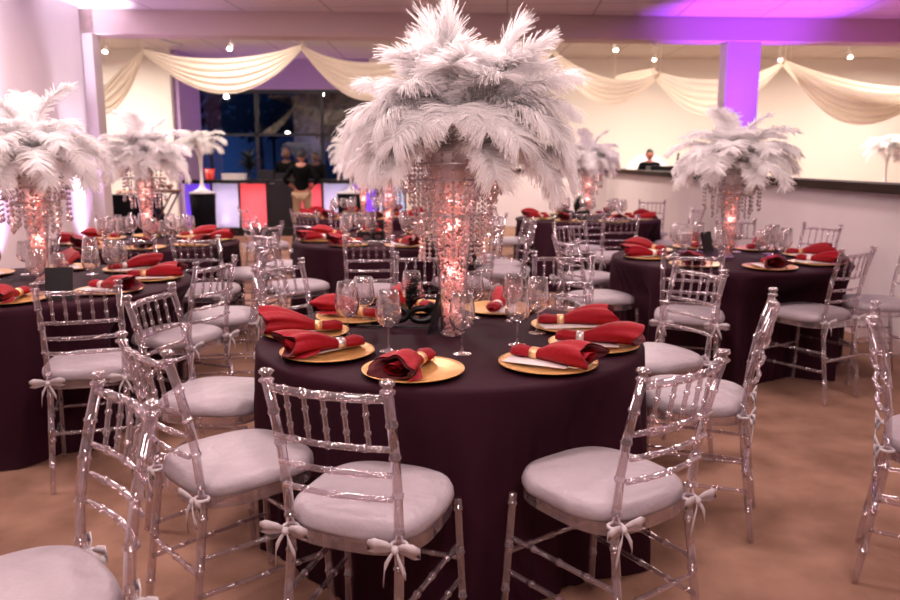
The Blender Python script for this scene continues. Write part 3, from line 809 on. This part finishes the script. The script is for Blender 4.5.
for k in range(160):
    a = rr.random()*6.28; e = rr.uniform(-.5, 1.2); q = rr.uniform(.15, .42); p = Vector((0, 0, 1.3+rr.uniform(-.1, .2))); d = Vector((math.cos(a)*math.cos(e), math.sin(a)*math.cos(e), math.sin(e)*.7)); s_ = Vector((-math.sin(a), math.cos(a), 0))*.025
    mb.add([p, p+d*q*.5+s_, p+d*q, p+d*q*.5-s_], [(0, 1, 2, 3)])
mb.build('leaves', 'leaf', t)

# cocktail pedestals with white trumpet vases
def trumpet(x, y, z, s, rz, label, nf):
    t = empty('trumpet_vase', (x, y, z), rz, label, 'vase')
    MB().lathe([(0, 0), (.13, 0), (.13, .012), (.05, .05), (.022, .12), (.018, .35), (.03, .48), (.07, .57), (.10, .60), (.06, .58), (0, .5)], 24).build('vase_body', 'white', t)
    t.scale = (s,)*3
    for v, n in nf:
        for k in range(n): proto_feather(v, t, 2*PI*(k+.3*random.random())/n+v, .58, random.uniform(.9, 1.1))
def cocktail(x, y, h, r, label):
    t = empty('cocktail_table', (x, y, 0), 0, label, 'table')
    MB().lathe([(0, h-.02), (r, h-.02), (r, h), (0, h)], 28).build('tabletop', 'white', t)
    MB().lathe([(r*.96, h-.02), (r*.9, h*.6), (r*.88, h*.3), (r*.95, .01)], 48, wob=lambda a, i, z: .05*math.sin(14*a)*(1-z/h)).build('table_skirt', 'black_cloth', t)
cocktail(-4.47, 14.2, .86, .24, 'small cocktail table with black skirt at the left end of the bar')
trumpet(-4.47, 14.2, .86, 1.3, .3, 'slim white trumpet vase with feathers on the small black cocktail table', ((1, 5), (2, 7), (3, 7)))
cocktail(-1.78, 14.2, .86, .27, 'small cocktail table with black skirt at the right end of the bar')
trumpet(-1.78, 14.2, .86, 1.15, .3, 'white trumpet vase with tall feathers in front of the right bar panels', ((0, 4), (1, 6), (2, 7), (3, 7), (4, 6)))
# tray stand
t = empty('tray_stand', (-5.0, 13.6, 0), R(0), 'folding wooden tray stand left of the cocktail table', 'stand')
for y in (-.18, .18):
    MB().tube([(-.24, y, 0), (.24, y, .86)], .016, 6).build('leg', 'wood', t); MB().tube([(.24, y, 0), (-.24, y, .86)], .016, 6).build('leg', 'wood', t)
for x in (-.24, .24): MB().tube([(x, -.2, .86), (x, .2, .86)], .014, 6).build('crossbar', 'wood', t)
o = MB().shell([(.30, 0), (.36, .035), (.365, .035), (.37, .03), (.31, -.005)], 32).lathe([(0, -.004), (.30, -.004), (.30, .004), (0, .004)], 32).build('serving_tray', 'tray', None, (-5.0, 13.6, .885)); tag(o, 'round brown serving tray on the folding stand', 'tray')
mb = MB()
vs = []
for i in range(9):
    for j in range(9): vs.append((-.2+.05*i, -.14+.035*j, .02+.05*math.sin(i*1.1)*math.cos(j*.9)+.06*math.exp(-((i-5)/3)**2)))
o = mb.add(vs, [(i*9+j, i*9+j+1, (i+1)*9+j+1, (i+1)*9+j) for i in range(8) for j in range(8)]).build('crumpled_cloth', 'tray', None, (-5.0, 13.6, .92)); tag(o, 'crumpled brown cloth lying on the serving tray', 'cloth')
# buffet table
t = empty('buffet_table', (-6.15, 15.2, 0), 0, 'buffet table with black cloth beside the left rear wall', 'table')
MB().box((0, 0, .76), (1.0, .6, .03)).build('tabletop', 'black_cloth', t)
mb = MB(); N = 80; vs = []
for z in (.77, .4, .01):
    for k in range(N):
        a = 2*PI*k/N; c, s = math.cos(a), math.sin(a); w_ = 1+.02*math.sin(17*a)*(1-z)
        vs.append((.51*math.copysign(abs(c)**.25, c)*w_, .31*math.copysign(abs(s)**.25, s)*w_, z))
mb.add(vs, [(i*N+k, i*N+(k+1) % N, (i+1)*N+(k+1) % N, (i+1)*N+k) for i in range(2) for k in range(N)]); mb.build('table_skirt', 'black_cloth', t)
for k in range(5):
    mb = MB(); mb.lathe([(0, 0), (.09, 0), (.11, .015), (.10, .018), (0, .012)], 20)
    o = mb.build('platter', 'white', None, (-6.55+.2*k, 15.05+.05*(k % 2), .777)); tag(o, ['first', 'second', 'third', 'fourth', 'fifth'][k]+' white platter from the left on the black buffet table', 'platter', 'platters on the buffet')
    rr = random.Random(k); mb = MB()
    for q in range(14): mb.ball((rr.uniform(-.06, .06), rr.uniform(-.06, .06), .025+rr.random()*.035), .02, 6, 4)
    o = mb.build('food', 'food', None, (-6.55+.2*k, 15.05+.05*(k % 2), .785)); tag(o, 'heap of food on the '+['first', 'second', 'third', 'fourth', 'fifth'][k]+' buffet platter from the left', 'food', 'food on the buffet', 'stuff')

# ---------------------------------------------------------------- people
def skin_mesh(name, verts, edges, radii, m, parent, sub=2, root=0):
    me = bpy.data.meshes.new(name); me.from_pydata([tuple(v) for v in verts], edges, [])
    o = bpy.data.objects.new(name, me); C.objects.link(o)
    sm = o.modifiers.new('Skin', 'SKIN'); sm.use_smooth_shade = True
    for i, r in enumerate(radii):
        d = me.skin_vertices[0].data[i]; d.radius = (r, r) if not hasattr(r, '__len__') else r; d.use_root = (i == root)
    ss = o.modifiers.new('Sub', 'SUBSURF'); ss.levels = sub; ss.render_levels = sub
    dg = bpy.context.evaluated_depsgraph_get(); ev = o.evaluated_get(dg)
    nm = bpy.data.meshes.new_from_object(ev); nm.name = name
    o.modifiers.clear(); o.data = nm; nm.materials.clear(); nm.materials.append(M[m])
    for p in nm.polygons: p.use_smooth = True
    o.parent = parent; return o
def person(loc, rz, H, label, skin, top, legs, hands, hairtype='short', lean=0.0):
    """hands: ((elbow),(wrist)) for left and right, in metres for a 1.75 m figure facing +y"""
    k = H/1.75; t = empty('person', loc, rz, label, 'person')
    def P(x, y, z): return Vector((x, y+lean*max(0, z-.95), z))*k
    V = [P(0, 0, .95), P(0, .01, 1.12), P(0, .0, 1.30), P(0, 0, 1.44), P(0, .01, 1.52)]; Rr = [(.15, .11), (.135, .10), (.16, .11), (.12, .085), (.055, .055)]
    E = [(0, 1), (1, 2), (2, 3), (3, 4)]
    arms = []
    for s, (el, wr) in zip((-1, 1), hands):
        b = len(V); V += [P(.17*s, 0, 1.42), P(el[0]*s, el[1], el[2]), P(wr[0]*s, wr[1], wr[2])]; Rr += [.058, .045, .032]; E += [(3, b), (b, b+1), (b+1, b+2)]
        w_ = Vector((wr[0]*s, wr[1], wr[2])); d = (w_-Vector((el[0]*s, el[1], el[2]))).normalized()
        pl = w_+d*.06; b2 = len(V); V.append(P(*pl)); Rr.append((.034, .02)); E.append((b+2, b2))
        sd = d.orthogonal().normalized()
        for q in range(4):
            o_ = sd*(q-1.5)*.02; f1 = pl+d*.045+o_; f2 = f1+d*.03+Vector((0, 0, -.02)); n0 = len(V); V += [P(*f1), P(*f2)]; Rr += [.010, .009]; E += [(b2, n0), (n0, n0+1)]
        n0 = len(V); V += [P(*(w_+d*.04+sd*.045))]; Rr += [.010]; E += [(b+2, n0)]
        arms.append((b, b+1, b+2))
    for s in (-1, 1):
        b = len(V); V += [P(.095*s, 0, .88), P(.11*s, .02, .50), P(.115*s, -.01, .10), P(.12*s, .12, .035)]; Rr += [.095, .062, .042, .04]
        E += [(0, b), (b, b+1), (b+1, b+2), (b+2, b+3)]
    body = skin_mesh('body', V, E, [(r[0]*k, r[1]*k) if hasattr(r, '__len__') else r*k for r in Rr], skin, t, 2)
    # head joined into the body surface data
    hc = P(0, .03, 1.635); mb = MB(); n, m = 20, 14; vs = []
    for i in range(m+1):
        ph = PI*i/m
        for j in range(n):
            a = 2*PI*j/n; x, y, z = math.sin(ph)*math.cos(a), math.sin(ph)*math.sin(a), math.cos(ph)
            q = 1-.22*max(0, -z)**1.5; X, Y, Z = .076*x*q, .096*y*(q if y > 0 else 1), .118*z
            if y > .6: 
                Y += .022*math.exp(-((x/.18)**2))*math.exp(-(((z+.12)/.2)**2))
                Y -= .008*math.exp(-(((abs(x)-.4)/.18)**2))*math.exp(-(((z-.08)/.13)**2))
                Y += .006*math.exp(-((x/.35)**2))*math.exp(-(((z+.52)/.08)**2))
            vs.append(hc+Vector((X, Y, Z))*k)
    mb.add(vs, [(i*n+j, (i+1)*n+j, (i+1)*n+(j+1) % n, i*n+(j+1) % n) for i in range(m) for j in range(n)])
    for s in (-1, 1): mb.ball(hc+Vector((.078*s, -.005, -.01))*k, .028*k, 8, 6, (.35, .7, 1.1))
    me2 = mb.build('head', skin)
    # merge head and body
    b0 = body.data; vv = [v.co[:] for v in b0.vertices]; ff = [tuple(p.vertices) for p in b0.polygons]
    o0 = len(vv); vv += [v.co[:] for v in me2.data.vertices]; ff += [tuple(i+o0 for i in p.vertices) for p in me2.data.polygons]
    nm = bpy.data.meshes.new('body'); nm.from_pydata(vv, [], ff); nm.materials.append(M[skin])
    for p in nm.polygons: p.use_smooth = True
    body.data = nm; bpy.data.objects.remove(me2)
    for s in (-1, 1): MB().ball(hc+Vector((.031*s, .083, .008))*k, .010*k, 8, 6).build('eye', 'hair', t)
    if hairtype:
        mb = MB(); vs = []
        for i in range(9):
            ph = PI*.56*i/8
            for j in range(n):
                a = 2*PI*j/n; x, y, z = math.sin(ph)*math.cos(a), math.sin(ph)*math.sin(a), math.cos(ph)
                cut = 1 if y < .35 else (1 if z > .45 else .9)
                vs.append(hc+Vector((.084*x*cut, (.104*y-.004)*cut, .126*z+.004))*k)
        mb.add(vs, [(i*n+j, (i+1)*n+j, (i+1)*n+(j+1) % n, i*n+(j+1) % n) for i in range(8) for j in range(n)]); mb.build('hair', 'hair', t)
    # shirt
    idx = [0, 1, 2, 3]; SV = [P(0, 0, .90)]+[V[i] for i in (1, 2, 3)]; SR = [(.165, .125), (.15, .115), (.175, .125), (.13, .095)]
    SE = [(0, 1), (1, 2), (2, 3)]; SV.append(P(0, .005, 1.51)); SR.append((.095, .085)); SE.append((3, 4))
    for (a, b, c) in arms:
        n0 = len(SV); SV += [V[a], V[b], V[b].lerp(V[c], .55)]; SR += [.068, .055, .047]; SE += [(3, n0), (n0, n0+1), (n0+1, n0+2)]
    skin_mesh('shirt', SV, SE, [(r[0]*k, r[1]*k) if hasattr(r, '__len__') else r*k for r in SR], top, t, 2)
    TV = [P(0, 0, .95)]; TR = [(.16, .12)]; TE = []
    for s in (-1, 1):
        n0 = len(TV); TV += [P(.095*s, 0, .86), P(.11*s, .02, .50), P(.115*s, -.01, .09)]; TR += [.108, .078, .062]; TE += [(0, n0), (n0, n0+1), (n0+1, n0+2)]
    skin_mesh('trousers', TV, TE, [(r[0]*k, r[1]*k) if hasattr(r, '__len__') else r*k for r in TR], legs, t, 2)
    return t
person((-2.68, 14.25, 0), 0, 1.60, 'person in black shirt and khaki trousers seen from behind, hands on hips, at the bar', 'skin', 'shirt', 'khaki', (((.33, -.08, 1.18), (.17, .06, 1.02)),)*2)
person((-3.32, 16.1, 0), PI, 1.66, 'person with shaved head in black standing behind the bar, hands forward', 'skin2', 'shirt', 'shirt', (((.27, .05, 1.14), (.16, .28, 1.12)),)*2, None)
person((-2.75, 16.3, 0), PI*.9, 1.60, 'person in dark clothes behind the bar, right of the one in front', 'skin2', 'shirt', 'shirt', (((.25, .05, 1.14), (.2, .25, 1.05)),)*2)
person((3.99, 15.8, 0), PI*.88, 1.64, 'person with short dark hair behind the divider wall, looking down', 'skin3', 'shirt', 'shirt', (((.25, .1, 1.14), (.2, .34, 1.08)),)*2, 'short', .12)
# DJ desk, microphone stand, round-backed seat
t = empty('desk', (4.3, 14.55, 0), 0, 'dark desk in front of the person behind the divider', 'desk')
MB().box((0, 0, 1.1), (1.5, .5, .04)).build('desktop', 'black', t)
for sx in (-.7, .7): MB().box((sx, 0, .54), (.05, .45, 1.08)).build('side_panel', 'black', t)
o = MB().box((0, 0, .10), (.9, .36, .2)).build('sound_mixer', 'black', None, (4.1, 14.55, 1.121)); tag(o, 'low black mixer case on the desk before the person', 'mixer')
t = empty('microphone_stand', (3.86, 13.7, 0), 0, 'thin black microphone stand behind the divider ledge', 'stand')
MB().lathe([(0, 0), (.14, 0), (.14, .015), (.02, .03), (0, .03)], 20).build('base', 'black', t)
MB().tube([(0, 0, .02), (0, 0, 1.15)], .011, 8).build('pole', 'black', t)
MB().tube([(-.01, 0, 1.1), (.05, 0, 1.30), (.09, 0, 1.55)], [.012, .014, .02], 8).build('boom', 'black', t)
t = empty('round_backed_chair', (4.35, 17.5, 0), 0, 'white high chair with rounded back behind the person at the divider', 'chair')
mb = MB(); vs = []; N = 24
for y in (-.05, .05):
    vs.append((0, y, .42)); vs.append((.5, y, .42))
    for k in range(N+1): a = PI*k/N; vs.append((.5*math.cos(a), y, 1.06+.5*math.sin(a)))
    vs.append((-.5, y, .42))
n = N+4; fs = [(0, k+1, k+2) for k in range(N+2)]+[(n, n+k+2, n+k+1) for k in range(N+2)]+[(k+1, n+k+1, n+k+2, k+2) for k in range(N+2)]+[(1, 0, n, n+1), (0, n-1, 2*n-1, n)]
mb.add(vs, fs, 0, False); mb.build('backrest', 'white', t)
MB().box((0, -.3, .40), (.9, .5, .14)).build('seat', 'white', t)
for sx in (-.4, .4):
    for sy in (-.5, .0): MB().box((sx, sy, .17), (.05, .05, .34)).build('leg', 'black', t)

# far feather arrangements in the rear room
def far_piece(x, y, s, rz, l, tl):
    cocktail(x, y, .9, .35, tl); trumpet(x, y, .9, s, rz, l, ((1, 6), (2, 7), (3, 7), (4, 4)))
far_piece(8.05, 14.6, 1.15, .2, 'white feathers in a slim vase at the right edge behind the ledge', 'tall cocktail table at the right edge behind the ledge')
far_piece(4.25, 15.2, 1.15, 1.2, 'white feathers in a slim vase behind the purple column', 'tall cocktail table behind the purple column') if False else None

# ---------------------------------------------------------------- fabric swags
def swag(p0, p1, s0, s1, label, folds=5, rot=0, wy=.35):
    U, Vn = 48, 26; vs = []; p0 = Vector(p0); p1 = Vector(p1)
    for i in range(U+1):
        u = i/U; b = p0.lerp(p1, u); q = 4*u*(1-u); pin = min(1, (math.sin(PI*u)+.06))
        for j in range(Vn+1):
            v = j/Vn; sg = s0+(s1-s0)*v
            vs.append((b.x+.03*math.sin(9*v+3*u)*pin, b.y+wy*(v-.5)*pin+.05*math.sin(v*folds*2*PI)*pin, b.z-sg*q-.06*(v-.5)+.012*math.sin(v*folds*2*PI+1)*pin))
    fs = [(i*(Vn+1)+j, i*(Vn+1)+j+1, (i+1)*(Vn+1)+j+1, (i+1)*(Vn+1)+j) for i in range(U) for j in range(Vn)]
    o = MB().add(vs, fs).build('fabric_swag', 'drape'); tag(o, label, 'drape', 'cream fabric swags under the rear ceiling')
    for q in (p0, p1): MB().tube([q, (q.x, q.y, HB)], .006, 5).build('hanging_cord', 'drape', o)
    return o
def at(px, py, Y):
    b = -(py-300)/F; a = (px-450)/F; d = Vector((a, math.cos(PITCH)+b*math.sin(PITCH), -math.sin(PITCH)+b*math.cos(PITCH))); q = d*(Y/d.y); return (q.x, Y, CH+q.z)
swag(at(85, 110, 12.8), at(143, 52, 12.6), .02, .35, 'cream fabric swag at the far left beside the pilaster')
swag(at(141, 50, 12.6), at(303, 46, 12.8), .22, .66, 'cream fabric swag hanging above the dark window')
swag(at(300, 46, 12.8), at(440, 40, 12.8), .35, .85, 'cream fabric swag right of the window, behind the big feathers')
swag(at(440, 40, 12.9), at(553, 51, 12.9), .3, .7, 'cream fabric swag hidden partly by the big feathers at centre')
swag(at(552, 51, 12.9), at(660, 74, 13.3), .30, .62, 'cream fabric swag directly right of the big feathers')
swag(at(615, 78, 13.8), at(655, 70, 14.0), .0, .2, 'small cream fabric swag behind the two right of the big feathers')
swag(at(652, 72, 13.3), at(785, 62, 13.4), .25, .75, 'cream fabric swag passing behind the purple column')
swag(at(780, 60, 13.4), at(925, 88, 13.6), .18, .55, 'upper cream fabric swag at the right behind the column')
swag(at(790, 66, 12.9), at(945, 80, 12.9), .35, .78, 'lower cream fabric swag at the right edge of the photo')

# ---------------------------------------------------------------- ceiling lamps
def make_spot():
    t = empty('track_light', label='x', cat='lamp')
    MB().tube([(0, 0, 0), (0, 0, -.14)], .012, 8).build('stem', 'white', t)
    MB().tube([(0, .03, -.12), (0, -.02, -.18), (0, -.09, -.25)], [.03, .045, .05], 14).build('lamp_head', 'white', t)
    MB().tube([(0, -.09, -.25), (0, -.094, -.256)], .044, 14).build('lens', 'lamp', t)
    return t
spot = Proto(make_spot())
SP = [(111, 62, 13.2, 'upper left track lamp beside the pilaster'), (109, 78, 15.4, 'lower left track lamp beside the pilaster'), (232, 74, 15.0, 'track lamp above the window, left one'), (284, 58, 13.2, 'track lamp above the window, right one'),
      (614, 76, 15.2, 'bright track lamp right of the big feathers'), (652, 82, 16.6, 'track lamp between the feathers and the purple column'), (637, 62, 13.4, 'high track lamp right of the big feathers'), (720, 60, 12.6, 'track lamp just left of the purple column'), (777, 84, 16.6, 'low track lamp right of the purple column'),
      (795, 62, 13.0, 'track lamp right of the purple column'), (868, 63, 13.0, 'track lamp near the right edge, left one'), (885, 72, 14.2, 'track lamp near the right edge, right one'), (846, 80, 16.2, 'track lamp low near the right edge'), (382, 55, 13.4, 'track lamp left of the big white feathers')]
for px, py, Y, l in SP:
    x = at(px, py, Y)[0]; spot.place((x, Y, HB-.03), 0, l, 'track lamps under the rear ceiling')
for i, (x0, ya, x1, yb, l) in enumerate([(-6.1, 12.6, -5.4, 16.4, 'track rail at the left of the rear ceiling'), (-3.9, 12.4, -2.9, 16.4, 'track rail over the window side of the rear ceiling'), (2.2, 12.8, 4.3, 16.8, 'track rail left of the purple column'), (4.9, 12.9, 8.4, 14.4, 'track rail at the right of the rear ceiling')]):
    o = MB().tube([(x0, ya, HB-.015), (x1, yb, HB-.015)], .018, 6).build('track_rail', 'white'); tag(o, l, 'rail')
def downlight(x, y, l):
    t = empty('downlight', (x, y, HN), 0, l, 'lamp', 'recessed downlights in the near ceiling')
    MB().lathe([(.06, -.004), (.085, -.006), (.085, 0), (.06, 0)], 24).build('trim_ring', 'white', t)
    MB().lathe([(0, -.003), (.06, -.003), (.06, -.001), (0, -.001)], 24).build('lens', 'lampw', t)
DL = [(at(340, 3, 1)[0], 9.8), (.62, 9.7)]
downlight(-1.38, 9.75, 'recessed downlight above the left of the large feathers'); downlight(.62, 9.72, 'recessed downlight at the top centre of the photo')

# ---------------------------------------------------------------- light
def area(loc, e, col, size, rot=(0, 0, 0), name='ceiling_fill', sy=None):
    l = bpy.data.lights.new(name, 'AREA'); l.energy = e; l.color = col; l.size = size
    if sy: l.shape = 'RECTANGLE'; l.size_y = sy
    o = bpy.data.objects.new(name, l); o.location = loc; o.rotation_euler = rot; C.objects.link(o); return o
def spotl(loc, tgt, e, col, ang, blend=.6, r=.05, name='uplight'):
    l = bpy.data.lights.new(name, 'SPOT'); l.energy = e; l.color = col; l.spot_size = R(ang); l.spot_blend = blend; l.shadow_soft_size = r
    o = bpy.data.objects.new(name, l); o.location = loc
    o.rotation_euler = (Vector(tgt)-Vector(loc)).to_track_quat('-Z', 'Y').to_euler(); C.objects.link(o); return o
WARM = (1, .78, .76)
for x, y, e in ((-1.2, .6, 52), (1.6, .9, 34), (-2.6, 3.4, 68), (.1, 3.2, 62), (.3, -1.2, 110), (2.4, 3.6, 40), (-1.0, 7.2, 95), (1.6, 7.4, 62), (-3.4, 7.8, 115)):
    area((x, y, HN-.03), e, WARM, .5)  # added fill without fixtures; the one behind the camera lights the feather fronts
RW = (1, .86, .76)
for x, y, e in ((-6.8, 14.8, 190), (-3.4, 13.4, 60), (1.2, 15.0, 160), (4.3, 15.4, 185), (7.5, 14.8, 185), (9.5, 16.5, 110)):
    area((x, y, HB-.25), e, RW, .5)  # more added fill without fixtures, for the rear room
for x, y in ((-6.6, 13.6), (-3.6, 14.6), (-.8, 14.2), (2.0, 14.6), (5.2, 13.8), (8.0, 14.6)): pt((x, y, HB-.45), 26, (1, .84, .72), .06, 'rear_ceiling_fill')  # added point fill to brighten the rear ceiling, apart from the lamp heads
# track spots on the rear white wall
for x, e in ((3.4, 60), (5.4, 60), (8.0, 60)): spotl((x, 14.8, 3.4), (x+.2, BY, 1.6), e, (1, .86, .6), 70, .8, .05, 'track_spot')
spotl((-6.9, 14.3, 3.4), (-7.0, 17, 1.4), 60, (1, .86, .7), 80, .8, .05, 'track_spot')
# uplights along the left wall, the column and the ceiling
def fixture(x, y, l, m='white'):
    t = empty('uplight', (x, y, 0), 0, l, 'uplight', 'floor uplights')
    MB().box((0, 0, .03), (.16, .16, .06)).build('base', 'black', t)
    MB().lathe([(.06, .06), (.075, .10), (.075, .20), (.06, .20), (.055, .17), (0, .17)], 20).build('lamp_can', 'black', t)
for y, l in ((8.5, 'floor uplight at the wall behind the left table'), (10.5, 'floor uplight by the pilaster at the left')):
    fixture(LX+.13, y, l); spotl((LX+.10, y, .22), (LX+.07, y, 3.4), 2200, (.88, .82, 1), 30, .7, .05)
    spotl((LX+.16, y, .22), (LX+.3, y, 3.4), 150, (.7, .45, 1), 80, .9, .05)
fixture(4.2, 10.95, 'floor uplight in front of the purple column'); spotl((4.2, 11.0, .22), (4.22, 11.18, 3.4), 1500, (.34, .05, 1), 56, .8, .06)
fixture(3.85, 9.4, 'floor uplight behind the divider wall'); spotl((3.85, 9.4, .22), (3.0, 9.7, 3.4), 420, (1, .04, .3), 60, .9, .06)
spotl((5.6, 10.4, .25), (5.8, 10.2, 3.4), 200, (.8, .15, .8), 100, 1, .06)
# lavender wash above the window
spotl((-4.0, 17.6, .3), (-4.0, BY, 3.4), 130, (.55, .25, 1), 110, .9, .06)

# dusk outside
wd = bpy.data.worlds.new('dusk'); sc.world = wd; wd.use_nodes = True
nt = wd.node_tree; bg = nt.nodes['Background']
n = nt.nodes.new('ShaderNodeTexNoise'); n.inputs['Scale'].default_value = 7; tc = nt.nodes.new('ShaderNodeTexCoord')
r = nt.nodes.new('ShaderNodeValToRGB'); r.color_ramp.elements[0].color = (.006, .010, .03, 1); r.color_ramp.elements[1].color = (.02, .05, .16, 1)
r.color_ramp.elements[0].position = .4; r.color_ramp.elements[1].position = .65
nt.links.new(tc.outputs['Generated'], n.inputs['Vector']); nt.links.new(n.outputs['Fac'], r.inputs['Fac']); nt.links.new(r.outputs['Color'], bg.inputs['Color'])
bg.inputs['Strength'].default_value = 1.0

# unused prototypes left over are removed
for i, f in enumerate(FV):
    if f.parent is None: bpy.data.objects.remove(f)

vs_ = sc.view_settings; vs_.view_transform = 'Standard'; vs_.look = 'None'; vs_.gamma = 1; vs_.exposure = 0.12; vs_.use_curve_mapping = False
sc.cycles.use_denoising = True
sc.cycles.transparent_max_bounces = 32; sc.cycles.max_bounces = 8; sc.cycles.diffuse_bounces = 4; sc.cycles.glossy_bounces = 4
sc.cycles.sample_clamp_indirect = 6
